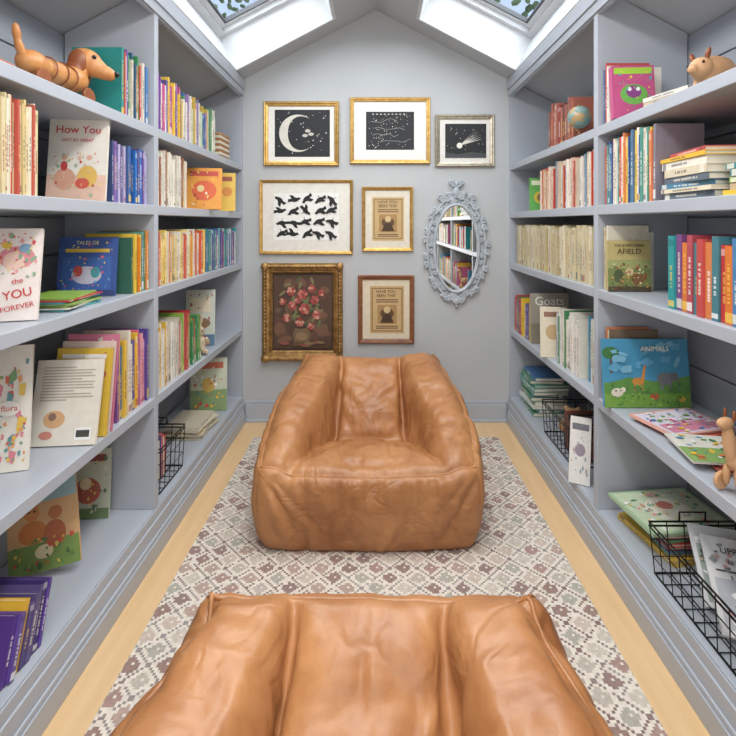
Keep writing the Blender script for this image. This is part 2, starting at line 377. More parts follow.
for s in (-1,1):
    def P(x,y,h=0): return (s*(x+nrm.x*h),y,RIDGE-SL*x+nrm.z*h)
    def strip(x0,x1,y0,y1): mb.poly([P(x0,y0),P(x1,y0),P(x1,y1),P(x0,y1)])
    strip(0,HX0,Yf,D); strip(HX1,WO+.02,Yf,D)
    ys=[Yf]+[v for h in sorted(holes) for v in h]+[D]
    for i in range(0,len(ys),2): strip(HX0,HX1,ys[i],ys[i+1])
    for k,(y0,y1) in enumerate(holes):
        for a,b_ in (((HX0,y0),(HX1,y0)),((HX1,y0),(HX1,y1)),((HX1,y1),(HX0,y1)),((HX0,y1),(HX0,y0))):
            well.poly([P(*a),P(*b_),P(*b_,REC),P(*a,REC)])
        e=empty('window_%d'%(k*2+(1 if s<0 else 2)),(0,0,0))
        fr=MB()
        def slab(x0,x1,ya,yb,h0,h1,tgt=fr):
            A=[P(x0,ya,h0),P(x1,ya,h0),P(x1,yb,h0),P(x0,yb,h0)];B=[P(x0,ya,h1),P(x1,ya,h1),P(x1,yb,h1),P(x0,yb,h1)]
            for q in (A,B[::-1],[A[0],A[1],B[1],B[0]],[A[1],A[2],B[2],B[1]],[A[2],A[3],B[3],B[2]],[A[3],A[0],B[0],B[3]]): tgt.poly(q)
        for hh,w in ((REC-.03,.035),(REC,.065)):
            slab(HX0,HX1,y0,y0+w,hh,hh+.03); slab(HX0,HX1,y1-w,y1,hh,hh+.03)
            slab(HX0,HX0+w,y0+w,y1-w,hh,hh+.03); slab(HX1-w,HX1,y0+w,y1-w,hh,hh+.03)
        fr.build('sash_frame',WHITE,.003,parent=e)
        gk=MB(); w=.065
        for (x0,x1,ya,yb) in ((HX0+w,HX1-w,y0+w,y0+w+.012),(HX0+w,HX1-w,y1-w-.012,y1-w),(HX0+w,HX0+w+.012,y0+w,y1-w),(HX1-w-.012,HX1-w,y0+w,y1-w)): slab(x0,x1,ya,yb,REC+.005,REC+.03,gk)
        gk.build('gasket',flat('#4a4d52'),parent=e)
        gl=MB(); gl.poly([P(HX0+.03,y0+.03,REC+.02),P(HX1-.03,y0+.03,REC+.02),P(HX1-.03,y1-.03,REC+.02),P(HX0+.03,y1-.03,REC+.02)])
        gl.build('glass_pane',GL,parent=e)
mb.build('ceiling',CEIL); well.build('trim_1',WHITE)
mb=MB()
for s in (-1,1):
    for (y0,y1) in holes:
        for (x0,x1,ya,yb) in ((HX0-.02,HX0,y0-.02,y1+.02),(HX1,HX1+.012,y0-.02,y1+.02),(HX0,HX1,y0-.02,y0),(HX0,HX1,y1,y1+.02)):
            A=[(s*(x),y,RIDGE-SL*x) for x,y in ((x0,ya),(x1,ya),(x1,yb),(x0,yb))]; B=[(a[0]-s*nrm.x*.008,a[1],a[2]-nrm.z*.008) for a in A]
            for q in (A,B,[A[0],A[1],B[1],B[0]],[A[1],A[2],B[2],B[1]],[A[2],A[3],B[3],B[2]],[A[3],A[0],B[0],B[3]]): mb.poly(q)
mb.build('trim_2',WHITE)
mb=MB()
mb.box(-SX+.02,SX-.02,D-.018,D,0,.115); mb.box(-SX+.02,SX-.02,D-.012,D,.115,.135); mb.box(-SX+.02,SX-.02,D-.03,D-.018,0,.02)
mb.build('baseboard_back',SHELF,.003)
# ------------------------------------------------ built-in shelves
DIV=[1.99,.70,-.59]; TS=.038; TD=.034
for s in (-1,1):
    mb=MB()
    def bx(x0,x1,y0,y1,z0,z1):
        a,b_=sorted((s*x0,s*x1)); mb.box(a,b_,y0,y1,z0,z1)
    def pr(pts,y0,y1): 
        mb.prism([(s*p[0],p[1]) for p in (pts if s>0 else pts[::-1])][::-1],y0,y1)
    yd=sorted([Yf]+DIV+[D])
    ztop=lambda x:RIDGE-SL*x-.004
    for y in DIV:
        pr([(SX,.0),(SB,.0),(SB,ztop(SB)),(SX+.006,ztop(SX+.006)),(SX,ztop(SX)-.01)],y-TD/2,y+TD/2)
    pr([(SX,0),(SB,0),(SB,ztop(SB)),(SX,ztop(SX))],D-.022,D-.002)
    pr([(SX,0),(SB,0),(SB,ztop(SB)),(SX,ztop(SX))],Yf+.002,Yf+.022)
    for i in range(len(yd)-1):
        a=yd[i]+TD/2+.001; b_=yd[i+1]-TD/2-.001
        if i==len(yd)-2: b_=D-.023
        if i==0: a=Yf+.023
        for h in (HA,HB,HC,HD,HE):
            bx(SX+.001,SB-.003,a,b_,h-TS,h)
        bx(SX+.001,SX+.02,a,b_,2.125,ztop(SX+.02))
    bx(SX-.012,SX+.012,Yf+.002,D-.002,0,HE-TS)
    bx(SX-.02,SX-.012,Yf+.002,D-.04,0,.085)
    bx(SX-.026,SX-.02,Yf+.002,D-.04,0,.07)
    bx(SX-.006,SX,Yf+.002,D-.002,HE-TS,HE-.002)
    bx(SX-.016,SX,Yf+.002,D-.002,2.17,2.235)
    bx(SX-.008,SX,Yf+.002,D-.002,2.13,2.17)
    ob=mb.build('built_in_bookshelf',SHELF,.0025)
    bp=MB(); h=0.02
    while h<2.0:
        x0,x1=sorted((s*(SB+.004),s*(SB+.018))); bp.box(x0,x1,Yf+.01,D-.01,h,min(h+.14,2.04)); h+=.145
    bp.build('shiplap_back',BACKP,.003,parent=ob)
# ------------------------------------------------ rug
mb=MB()
mb.box(-.735,.735,-1.45,1.35,0,.012); r=mb.build('area_rug',rugmat(),.004,loc=(.0,1.66,.001))
# ------------------------------------------------ books
PAGE=c('#efe8d8')
def mixc(a,b,f): return tuple(a[i]*(1-f)+b[i]*f for i in range(3))+(1,)
GREYB=c('#b0a898')
def rc(pal): return mixc(c(random.choice(pal)),GREYB,random.uniform(0,.18))
def add_book(mb,M,t,h,d,col,lab=None,marks=True):
    bt=.0022
    mb.box(-d/2,d/2,-t/2,-t/2+bt,0,h,col,M); mb.box(-d/2,d/2,t/2-bt,t/2,0,h,col,M)
    mb.box(-d/2,-d/2+bt,-t/2+bt,t/2-bt,0,h,col,M)
    mb.box(-d/2+bt,d/2-.004,-t/2+bt,t/2-bt,.003,h-.004,PAGE,M)
    if marks:
        e=.0006; lab=lab or c('#f4f0e4'); w=t*.16
        if random.random()<.4: mb.box(-d/2-e,-d/2,-t/2+.0005,t/2-.0005,h*.03,h*(.07+.1*random.random()),mixc(lab,col,.3),M)
        if random.random()<.35: mb.box(-d/2-e,-d/2,-t/2+.0005,t/2-.0005,h*.86,h*.95,mixc(col,(1,1,1,1),.3) if random.random()<.5 else mixc(col,(0,0,0,1),.3),M)
        lb=mixc(lab,col,.35)
        z=h*random.uniform(.22,.3); zt_=h*random.uniform(.5,.8)
        while z<zt_:
            l=h*random.uniform(.012,.045); mb.box(-d/2-e,-d/2,-w,w,z,z+l,lb,M); z+=l+h*random.choice((.008,.008,.03))
def row(side,y0,y1,H,pal,h=(.18,.24),t=(.006,.017),d=(.15,.19),inset=.015,lean=0,name='row_of_books',first=None):
    if y0>y1: y0,y1=y1,y0
    mb=MB(); y=y0
    while True:
        tt=random.uniform(*t)
        if y+tt>y1: break
        dd=random.uniform(*d); hh=random.uniform(*h)
        x=side*(SX+inset+random.uniform(0,.012)+dd/2)
        le=lean+random.uniform(-.01,.01)
        M=Matrix.Translation((x,y+tt/2,H+.001+abs(math.sin(le))*tt/2))@Matrix.Rotation(math.pi if side<0 else 0,4,'Z')@Matrix.Rotation(le*(-1 if side>0 else 1),4,'X')
        col=rc(pal)
        if first: col=c(first); first=None
        lum=sum(col[:3])/3
        add_book(mb,M,tt,hh,dd,col,c(random.choice(['#3a3550','#a03030','#28506a','#444444'])) if lum>.45 else c(random.choice(['#f6f0e0','#f2d060','#ffffff'])))
        y+=tt+random.uniform(.0004,.0014)
    return mb.build(name,BOOK)
def stack(side,x,y,H,n,pal,wh=(.2,.26),t=(.008,.02),jit=.12,rot=0,name='stack_of_books'):
    mb=MB(); z=H+.001; 
    for i in range(n):
        tt=random.uniform(*t); hh=random.uniform(*wh); dd=hh*random.uniform(.72,.8)
        M=Matrix.Translation((side*x+random.uniform(-.008,.008),y+random.uniform(-.012,.012),z+tt/2))@Matrix.Rotation(rot+random.uniform(-jit,jit)+(math.pi if side<0 else 0),4,'Z')@Matrix.Rotation(math.pi/2,4,'X')@Matrix.Translation((0,0,-hh/2))
        col=rc(pal); lum=sum(col[:3])/3
        add_book(mb,M,tt,hh,dd,col,c('#40405a') if lum>.45 else c('#f6f0e0')); z+=tt+.0008
    return mb.build(name,BOOK),z
def ell(mb,cx,cz,rx,rz,y,col,n=20,a0=0):
    mb.poly([(cx+rx*math.cos(2*math.pi*i/n)*math.cos(a0)-rz*math.sin(2*math.pi*i/n)*math.sin(a0),y,cz+rx*math.cos(2*math.pi*i/n)*math.sin(a0)+rz*math.sin(2*math.pi*i/n)*math.cos(a0)) for i in range(n)],col)
def cover(w,h,t,base,shapes,loc,yaw=0,tilt=.15,texts=(),name='picture_book',roll=0,spine=None):
    mb=MB(); bt=.0022; cc_=lambda x: mixc(c(x),GREYB,.1); col=cc_(base)
    mb.box(-w/2,w/2,-t/2,-t/2+bt,0,h,col); mb.box(-w/2,w/2,t/2-bt,t/2,0,h,col)
    mb.box(-w/2,-w/2+bt,-t/2+bt,t/2-bt,0,h,c(spine) if spine else col); mb.box(-w/2+bt,w/2-.004,-t/2+bt,t/2-bt,.003,h-.003,PAGE)
    y=-t/2-.0003
    for sh in shapes:
        if sh[0]=='r': mb.poly([(-w/2+sh[1]*w,y,sh[2]*h),(-w/2+sh[3]*w,y,sh[2]*h),(-w/2+sh[3]*w,y,sh[4]*h),(-w/2+sh[1]*w,y,sh[4]*h)],cc_(sh[5]))
        elif sh[0]=='e': ell(mb,-w/2+sh[1]*w,sh[2]*h,sh[3]*w,sh[4]*w,y,cc_(sh[5]),a0=sh[6] if len(sh)>6 else 0)
        else: mb.poly([(-w/2+a*w,y,b_*h) for a,b_ in sh[1]],cc_(sh[2]))
        y-=.00006
    ob=mb.build(name,BOOK)
    ob.location=(loc[0],loc[1],loc[2]+.001+t/2*abs(math.sin(tilt))+w/2*abs(math.sin(roll)))
    ob.rotation_mode='QUATERNION'
    ob.rotation_quaternion=(Matrix.Rotation(yaw,3,'Z')@Matrix.Rotation(-tilt,3,'X')@Matrix.Rotation(roll,3,'Y')).to_quaternion()
    for (s_,sz,u,v,cc,*r) in texts:
        text(ob,s_,sz,(-w/2+u*w,y-.0004,v*h),flat(cc),rot=(math.pi/2,(r[0] if r else 0),0))
    return ob
def fo(pl,pr,top,H,Y0,base,shapes=(),texts=(),t=.012,yaw=0,tilt=.12,roll=0,name='picture_book'):
    X=((pl+pr)/2-VX)/F*Y0; w=(pr-pl)/F*Y0; bot=VY+(CH-H)*F/Y0; h=(bot-top)*Y0/F/math.cos(tilt)
    return cover(w,h,t,base,shapes,(X,Y0,H),yaw,tilt,texts,name,roll)
def conf(n,cols,seed,u=(.08,.92),v=(.08,.92),r=(.015,.05)):
    R=random.Random(seed); out=[]
    for _ in range(int(n*1.6)):
        x,z,a=R.uniform(*u),R.uniform(*v),R.uniform(0,3)
        if R.random()<.6: out.append(('e',x,z,R.uniform(*r),R.uniform(*r)*.6,R.choice(cols),a))
        else:
            k=R.uniform(*r)*1.3; out.append(('p',[(x+k*math.cos(a+q),z+k*.8*math.sin(a+q)) for q in (0,1.9,3.3,4.6)],R.choice(cols)))
    return out
RAIN=['#c8343a','#e08a2c','#f0c23c','#3f8f5a','#2f6fa8','#5a4a98','#e9e4d8','#d96a94','#2aa0a8','#f4efe2','#7a2f5a','#8fb84a']
PALE=['#efe6d2','#e8dcc0','#f4f0e6','#d9cba8','#e4c46a','#c9d4c4','#d88a6a','#f0e8dc','#b8c4d0','#c85a4a']
BLUES=['#1f4f94','#2a66b0','#183a70','#6a4a9c','#3a7fc0','#8a6ab8','#e6e2f0','#274f88']
VINT=['#e6dcc0','#d9cda8','#c9ba90','#e9e2cc','#d2c6a2','#b9a878','#ddd0a8']
MIXW=['#f2ede0','#ece4d4','#f6f2ea','#d8302f','#2e6ea6','#eecb50','#4a9a6a','#e8e2d6','#b0447a','#dddddd']
WARM=['#f0c040','#e8902c','#f6d870','#f4efe0','#d8503a','#efe8d4','#78a84a','#f2dca0']
# LEFT A
stack(-1,1.0,1.19,HA,4,['#3aa0a0','#f0d060','#e6e0d0','#d07050'],rot=.1,t=(.006,.014),wh=(.17,.2))
row(-1,1.755,1.965,HA,['#c8343a','#2a8a90','#1f5f80','#e08a2c','#3a7fc0','#d8d0c0','#6a4a9c','#e4b83c','#3f8f5a'],h=(.2,.25),first='#2f8f8a')
row(-1,2.02,2.30,HA,['#7a4aa8','#b06ac0','#e8e4f0','#e6e0d0','#c84a8a','#f0c840','#5a4a98'],h=(.2,.25),first='#e8d8b0')
row(-1,2.30,2.78,HA,['#d0b040','#f0e8d8','#e08a9c','#3f8f5a','#2f6fa8','#e9e4d8','#9a7ab8','#c8d8c0'],h=(.17,.24))
# LEFT B
row(-1,1.14,1.33,HB,['#f2ecd8','#e8dcb8','#d8c898','#f0e6c8','#e0c888','#c84a3a','#e4d4a8','#efe6d0'],h=(.225,.245),t=(.005,.011))
fo(48,104,114,HB,1.63,'#f3efe6',[('r',0,0,1,.3,'#efc9b4'),('e',.3,.25,.18,.2,'#e0a890'),('e',.68,.28,.17,.2,'#eac060'),('e',.6,.2,.12,.1,'#d9584a'),('e',.28,.5,.05,.05,'#e8b8a0'),('e',.28,.4,.06,.09,'#c8343a'),('e',.7,.5,.05,.05,'#e8b8a0')]+conf(30,['#e8b8a0','#c84a3a','#f0d8a0','#a8c0a0'],3,v=(.04,.55),r=(.01,.03)),[('How You',.036,.5,.82,'#c8343a'),('GOT SO GREAT',.014,.5,.7,'#c8343a')],yaw=.12)
row(-1,1.69,1.965,HB,['#123f7c','#1c5aa0','#123a78','#1f6fc0','#6a4a9c','#7a5ab0','#b8b0d8','#4a3a88','#2a66b0'],h=(.185,.21))
row(-1,2.02,2.36,HB,['#f2ede0','#e4d8bc','#d8cfc0','#c8a070','#e8e2d6','#f4f0e6','#a0603a'],h=(.2,.24),t=(.006,.015))
fo(187,221,168,HB,2.62,'#f0a030',[('e',.5,.45,.35,.3,'#e8602c'),('e',.4,.5,.1,.1,'#f6e0a0'),('r',.1,.8,.9,.92,'#c83a2a')]+conf(14,['#f6d870','#b04020','#f8f0d0'],4),yaw=.2)
fo(219,235,173,HB,2.98,'#f4c84a',[('e',.5,.5,.3,.3,'#e89030'),('r',.2,.78,.8,.9,'#a84a2a')],yaw=.2)
# LEFT C
fo(-14,34,230,HC,1.315,'#f6ece6',[('e',.55,.68,.34,.24,'#e8909a'),('e',.5,.64,.2,.2,'#f6d0c0'),('e',.7,.78,.12,.1,'#7aa8c8'),('e',.35,.82,.1,.08,'#f0c840')]+conf(34,['#d8404a','#f0a0a8','#f6e0a0','#88b090'],8,v=(.46,.95),r=(.015,.04)),[('FOREVER',.019,.63,.14,'#c42a30',-.2),('the',.02,.6,.42,'#c42a30',-.2),('YOU',.032,.62,.28,'#c42a30',-.2)],yaw=.3,tilt=.2)
stack(-1,.985,1.545,HC,7,RAIN,wh=(.18,.21),t=(.003,.006),rot=.1)
fo(58,114,238,HC,1.77,'#2452a4',[('r',.08,.1,.92,.66,'#2f66b8'),('e',.5,.35,.26,.16,'#d8d4e8'),('r',.12,.74,.88,.8,'#f0c840'),('e',.35,.42,.08,.1,'#d84a4a'),('e',.65,.4,.08,.1,'#3aa0a8'),('r',0,0,1,.1,'#183a7c')]+conf(30,['#f0d060','#7ab0e0','#e86a8a'],11,r=(.01,.03)),[('TALES OF',.018,.5,.9,'#f4e8b0')],yaw=.08)
row(-1,1.83,1.965,HC,['#6a8a3a','#e8902c','#3a7a5a','#f0c840','#4a9a9a'],h=(.2,.235),first='#3a6a58')
row(-1,2.02,2.62,HC,['#f0b838','#e8902c','#f4efe0','#f6d870','#d8503a','#e6dcc8','#efe8d4','#e0c070'],h=(.19,.23),t=(.006,.016))
row(-1,2.64,3.2,HC,['#2a8a90','#3a9aa8','#5a4a98','#7ab0b8','#2f6fa8','#c8d8d8','#8a4a8a'],h=(.19,.23))
# LEFT D
fo(-22,25,350,HD,1.38,'#f4efe4',conf(60,['#e0604a','#f0a060','#5a9aa0','#e88a9a','#f0c850','#7aa870'],21,r=(.02,.07))+[('e',.6,.5,.22,.16,'#f6f2ea')],[('flora',.022,.62,.5,'#c8503a')],yaw=.3,tilt=.12)
fo(30,94,366,HD,1.545,'#efe9dc',[('r',.1,.9-k*.035,R_,.915-k*.035,'#b8b0a4') for k,R_ in enumerate((.6,.9,.85,.9,.7,.9,.88,.9,.6,.86,.9,.5))]+[('e',.35,.3,.16,.13,'#e0b080'),('e',.32,.33,.06,.06,'#8a6a5a'),('r',.68,.06,.92,.2,'#ffffff'),('r',.7,.09,.9,.17,'#333333'),('e',.25,.12,.1,.06,'#d88a7a')],yaw=.1,tilt=.25)
row(-1,1.72,1.965,HD,['#e86a8a','#f0c23c','#5a4a98','#2f6fa8','#8a2f5a','#efe8d8','#d8503a','#3a3a78','#f0a0b0'],h=(.24,.3),t=(.008,.018),lean=0,first='#8a5a98')
for k,(cc,tp,Y) in enumerate((('#e8c23c',352,1.615),('#e8d0c8',345,1.635),('#d8789a',338,1.655))):
    fo(50+k*5,106+k*3,tp,HD,Y,cc,[('r',.1,.88,.9,.93,'#ffffff')]+conf(12,['#e8e0d0','#c86a5a','#f0d890'],200+k,v=(.6,.95)),t=.008,tilt=.16)
row(-1,2.02,2.42,HD,['#f2ede0','#e8e2d6','#c8343a','#8fb84a','#f6f2ea','#d8d0c0','#f0c23c'],h=(.22,.27),t=(.006,.016))
row(-1,2.43,2.55,HD,['#3f8f5a','#d8343a','#78a84a'],h=(.19,.23),lean=-.06)
fo(186,214,291,HD,2.80,'#cfd4c8',[('e',.5,.4,.35,.2,'#8a6a4a'),('r',.15,.6,.85,.85,'#e8dcc0'),('r',0,0,1,.2,'#4a7a9a')]+conf(14,['#b04a3a','#e0b060'],31),yaw=.2)
# LEFT E
fo(14,78,492,HE,1.60,'#e0b27c',[('r',0,0,1,.3,'#7a9a4a'),('r',0,.72,1,1,'#9fc4c8'),('e',.35,.42,.2,.17,'#d8823c'),('e',.35,.62,.11,.11,'#e0904c'),('e',.28,.7,.03,.03,'#e0904c'),('e',.42,.7,.03,.03,'#e0904c'),('e',.66,.36,.16,.2,'#c0683c'),('e',.68,.58,.1,.1,'#c87848'),('e',.5,.2,.13,.1,'#f0e0b0'),('e',.31,.64,.018,.018,'#2a1a10'),('e',.39,.64,.018,.018,'#2a1a10')]+conf(26,['#3f6a3a','#f0d060','#d8503a','#5a8a4a'],41,v=(.03,.35),r=(.01,.035)),[('The Tiger',.03,.5,.88,'#8a2a20')],yaw=.22,tilt=.3,roll=-.16)
fo(66,108,452,HE,1.91,'#c8cdb8',[('e',.5,.4,.3,.3,'#b85a4a'),('e',.45,.5,.14,.14,'#f0d8b0'),('r',.1,.82,.9,.92,'#8a3a3a'),('r',0,0,1,.15,'#6a8a5a')]+conf(26,['#e8c860','#4a7a5a','#e8e0d0'],42),yaw=.1,tilt=.1)
row(-1,1.20,1.35,HE,['#4a2f88','#5a3a9c','#2a3a88','#e8b83c','#3a2a70','#4a3a80'],h=(.14,.165),t=(.012,.02),lean=.32,inset=.02,first='#5a3a8c',d=(.17,.2))
fo(191,226,360,HE,3.0,'#d8e0c8',[('r',0,0,1,.4,'#8aa870'),('e',.5,.5,.2,.2,'#e8c060'),('r',.1,.8,.9,.92,'#d86a4a')]+conf(26,['#d8503a','#f0c840','#5a8a9a','#ffffff'],43),yaw=.2)
stack(-1,1.0,2.72,HE,6,['#c85a3a','#e8c060','#5a4a98','#d8d0b8','#f0e8d8'],wh=(.22,.27),t=(.008,.014))
# RIGHT A
row(1,1.895,1.97,HA,['#f0ece0','#2f6fa8','#e8e2d6','#c8343a'],h=(.2,.25),t=(.008,.016))
fo(613,654,66,HA,1.845,'#c84a88',[('e',.5,.45,.32,.26,'#6ab84a'),('e',.5,.5,.18,.16,'#8a2f8a'),('e',.4,.55,.05,.05,'#ffffff'),('e',.6,.55,.05,.05,'#ffffff'),('r',.05,.84,.95,.96,'#a8d838')]+conf(20,['#f0e040','#40c0c0'],51,r=(.01,.03)),yaw=-.08,t=.03)
stack(1,1.0,1.64,HA,3,['#e8e2d6','#5a5a68','#c9b8a0'],t=(.012,.018),rot=.3,wh=(.18,.2))
row(1,2.36,2.72,HA,['#8a3a34','#a84a3a','#6a2f2a','#b06050','#7a4a38','#9a3030'],h=(.2,.245),t=(.018,.035),inset=.05,d=(.13,.16))
row(1,2.02,2.16,HA,['#8a7a68','#a89888','#c8b8a0'],h=(.1,.13),t=(.018,.03),inset=.1)
# RIGHT B
row(1,1.60,1.965,HB,['#f4f0e8','#f2ede0','#2e6ea6','#f6f2ea','#d8302f','#e8e2d6','#eecb50','#3a9a8a','#e87a3a','#1f4f94'],h=(.225,.255),t=(.006,.015),first='#8a8490')
stack(1,.99,1.455,HB,8,['#2a9a90','#f2ede0','#f0c23c','#3f8f5a','#e8dcc0','#c83a4a','#5a6a7a','#2f7fa8'],wh=(.2,.25),t=(.012,.024))
stack(1,1.0,1.19,HB,6,['#2a8a90','#8fb84a','#e9c040','#c8b090','#e07050'],wh=(.2,.24),t=(.012,.022))
fo(530,551,178,HB,2.93,'#58b048',[('e',.5,.4,.3,.3,'#d8c030'),('e',.5,.4,.15,.2,'#8a5a30'),('r',.1,.78,.9,.92,'#e8f0d0')],yaw=-.15)
row(1,2.03,2.50,HB,['#f2ede0','#e0b8a0','#e8e2d6','#c8503a','#f0d8c0','#d8c8b0','#7a9ab0','#f4ece0'],h=(.2,.235),t=(.006,.014))
row(1,2.52,2.72,HB,['#e8dcc8','#d8503a','#e8c8a0'],h=(.19,.22))
# RIGHT C
row(1,2.03,3.2,HC,VINT,h=(.225,.25),t=(.012,.024),inset=.02)
row(1,1.92,1.97,HC,['#e8e2d0','#3a7a5a','#d8c8a0'],h=(.22,.25),t=(.01,.014))
fo(608,650,241,HC,1.89,'#c8b878',[('r',0,0,1,.45,'#7a8a4a'),('r',0,.45,1,.62,'#a8b070'),('e',.25,.3,.12,.16,'#4a5a34'),('e',.7,.25,.16,.14,'#8a5a30'),('e',.5,.38,.1,.1,'#e0c890'),('r',0,0,1,.1,'#4a3a24')]+conf(40,['#4a5a2a','#c8a050','#8a4a2a','#e8e0b0','#a03a30'],61,v=(.05,.55),r=(.015,.04)),[('THE BORROWERS',.0135,.5,.9,'#3a2a1a'),('AFIELD',.028,.5,.78,'#3a2a1a')],yaw=-.05,tilt=.06)
row(1,1.10,1.545,HC,['#2f7fb8','#2a9a9c','#c8343a','#3a6a4a','#7a3a88','#e07a30','#3a5aa8','#b82f4a','#2a7a8a'],h=(.2,.225),t=(.02,.032),inset=.02,first='#b8323a')
# RIGHT D
row(1,1.915,1.97,HD,['#e8d8b0','#c87a50','#3f8f5a','#2f6fa8'],h=(.27,.3),t=(.008,.014),first='#7a6a58')
fo(604,690,341,HD,1.87,'#3a9cc8',[('r',0,0,1,.36,'#74a83c'),('p',[(0,.34),(.3,.44),(.6,.38),(1,.46),(1,.2),(0,.2)],'#5a9840'),
 ('e',.72,.42,.1,.07,'#7a8288'),('e',.82,.45,.05,.05,'#6a7278'),('r',.66,.26,.69,.4,'#7a8288'),('r',.76,.26,.79,.4,'#7a8288'),('r',.86,.28,.875,.42,'#6a7278'),
 ('e',.4,.38,.07,.045,'#d89038'),('r',.35,.24,.365,.38,'#d89038'),('r',.44,.24,.455,.38,'#d89038'),('p',[(.43,.4),(.47,.4),(.5,.62),(.475,.62)],'#d89038'),('e',.5,.63,.03,.018,'#d89038'),
 ('e',.15,.22,.07,.05,'#f0e8d8'),('e',.22,.26,.03,.03,'#f0e8d8'),('r',.08,.5,.1,.8,'#6a4a2a'),('e',.09,.8,.1,.07,'#2f7a3a'),
 ('e',.58,.16,.05,.04,'#d8503a'),('e',.9,.12,.04,.03,'#e8c040')]+conf(40,['#3f7a3a','#8ac050','#4a8a3a'],63,v=(.03,.34),r=(.008,.025))+conf(10,['#7ac0e0','#5aaed8'],64,v=(.55,.95),r=(.03,.08)),[('ANIMALS',.026,.6,.86,'#f4f0d8')],t=.016,tilt=.1)
def flatbook(x,y,z,w,h,base,shapes,rot,t=.006,texts=()):
    ob=cover(w,h,t,base,shapes,(0,0,0),0,0,texts); ob.rotation_quaternion=(Matrix.Rotation(rot,3,'Z')@Matrix.Rotation(-math.pi/2,3,'X')).to_quaternion()
    ob.location=Vector((x,y,z+t/2+.0015))-Matrix.Rotation(rot,3,'Z')@Vector((0,h/2,0)); return ob
_,z1=stack(1,1.03,1.69,HD,2,['#f0e8d0','#e86a4a','#d8e0e8'],wh=(.2,.22),t=(.004,.007),rot=.2)
flatbook(1.03,1.69,z1,.25,.19,'#f0b0a0',[('r',.05,.05,.95,.95,'#e8e0f0'),('r',.1,.1,.9,.45,'#e08aa8')]+conf(40,['#d8408a','#f0c840','#5a8ac8','#7ab060','#ffffff'],71),.25)
_,z1=stack(1,1.035,1.465,HD,3,['#d8e0e8','#f0e8d0','#c85a4a'],wh=(.2,.21),t=(.004,.007),rot=-.1)
flatbook(1.03,1.465,z1,.27,.19,'#e8e6dc',[('r',0,0,1,.5,'#88b060')]+conf(44,['#3f8f5a','#f0c840','#d8783a','#ffffff','#5a9ac8'],72),-.15)
row(1,2.03,2.2,HD,['#3a7ab0','#4a9a6a','#f2ede0','#5aa0c0'],h=(.25,.29),t=(.006,.014),inset=.05)
row(1,2.21,2.5,HD,['#f2ede0','#e8e2d6','#f6f2ea','#c8d0d8','#3f8f5a'],h=(.23,.28),t=(.006,.014),inset=.02)
fo(531,569,294,HD,2.86,'#a8a294',[('r',0,0,1,.4,'#8a8470'),('e',.5,.35,.25,.2,'#e8e0d0'),('e',.62,.52,.1,.1,'#e8e0d0')],[('Goats',.07,.5,.84,'#f6f2ea')],tilt=.06,t=.014)
fo(541,566,308,HD,2.56,'#e6dac2',[('e',.5,.5,.3,.3,'#c8a878'),('r',.15,.8,.85,.9,'#8a5a3a')],tilt=.1,yaw=-.2)
row(1,2.9,3.22,HD,['#c8343a','#2a8a60','#e8c23c','#2f6fa8','#5a4a98','#e9e4d8'],h=(.19,.23),t=(.01,.02))
# RIGHT E
_,z1=stack(1,1.055,1.80,HE,8,['#3f8f5a','#e8c23c','#8a2f5a','#2f6fa8','#f0a060','#5aa0c0','#c8343a'],wh=(.25,.29),t=(.008,.013),jit=.08,rot=.1)
flatbook(1.05,1.79,z1,.26,.31,'#a8c8a0',[('r',.04,.04,.96,.96,'#cfe0c0'),('e',.5,.5,.3,.3,'#f4f0dc'),('e',.4,.5,.1,.12,'#d8806a')]+conf(50,['#5a9a60','#e8a0a0','#f0e0a0','#ffffff','#88b8a8'],81),-1.45,t=.01)
stack(1,1.02,3.04,HE,11,['#3f8f7a','#5aa0a0','#d8e0d8','#e8e2d6','#4a8a6a','#2f6fa8'],wh=(.24,.27),t=(.012,.024))
fo(569,589,424,HE,2.16,'#eceae6',[('e',.5,.5,.25,.3,'#9a8a9a'),('r',.1,.8,.9,.9,'#6a6a7a')]+conf(14,['#b8a0a8','#8aa0a8'],82),tilt=.3,yaw=-.5,t=.008)
# bays behind the camera
for s in (-1,1):
    for H in (HA,HB,HC,HD,HE):
        if s>0 or H==HA: row(s,.74,1.03,H,RAIN,h=(.18,.26),t=(.01,.025))
        row(s,-.55,random.uniform(.2,.66),H,random.choice([RAIN,MIXW,WARM,BLUES+PALE]),h=(.18,.26),t=(.01,.03))
# ------------------------------------------------ wire baskets
def basket(x,y,H,lx,ly,h,name='wire_basket'):
    e=empty(name,(x,y,H+.003)); P=[]
    def loop(sx,sy,z): return [(-sx,-sy,z),(sx,-sy,z),(sx,sy,z),(-sx,sy,z),(-sx,-sy,z)]
    a,b_=lx/2,ly/2
    tube('rim',[loop(a,b_,h),loop(a*.92,b_*.94,.002),loop(a*1.0,b_*1.0,h-.014)],.0032,BLACKM,e)
    n=int(ly/.05)
    for i in range(n+1):
        t=-1+2*i/n
        P.append([(-a,b_*t,h),(-a*.92,b_*.94*t,0),(a*.92,b_*.94*t,0),(a,b_*t,h)])
    n=int(lx/.05)
    for i in range(n+1):
        t=-1+2*i/n
        P.append([(a*t,-b_,h),(a*.92*t,-b_*.94,0),(a*.92*t,b_*.94,0),(a*t,b_,h)])
    for z in (.33,.66): P.append(loop(a*(.92+.08*z),b_*(.94+.06*z),h*z))
    tube('wires',P,.0018,BLACKM,e,res=2)
    tube('handles',[[(-a*.3,sy*b_,h),(-a*.3,sy*b_,h+.03),(a*.3,sy*b_,h+.03),(a*.3,sy*b_,h)] for sy in (-1,1)],.003,BLACKM,e)
    return e
basket(1.025,1.41,HE,.28,.42,.16)
basket(1.02,2.50,HE,.24,.42,.17)
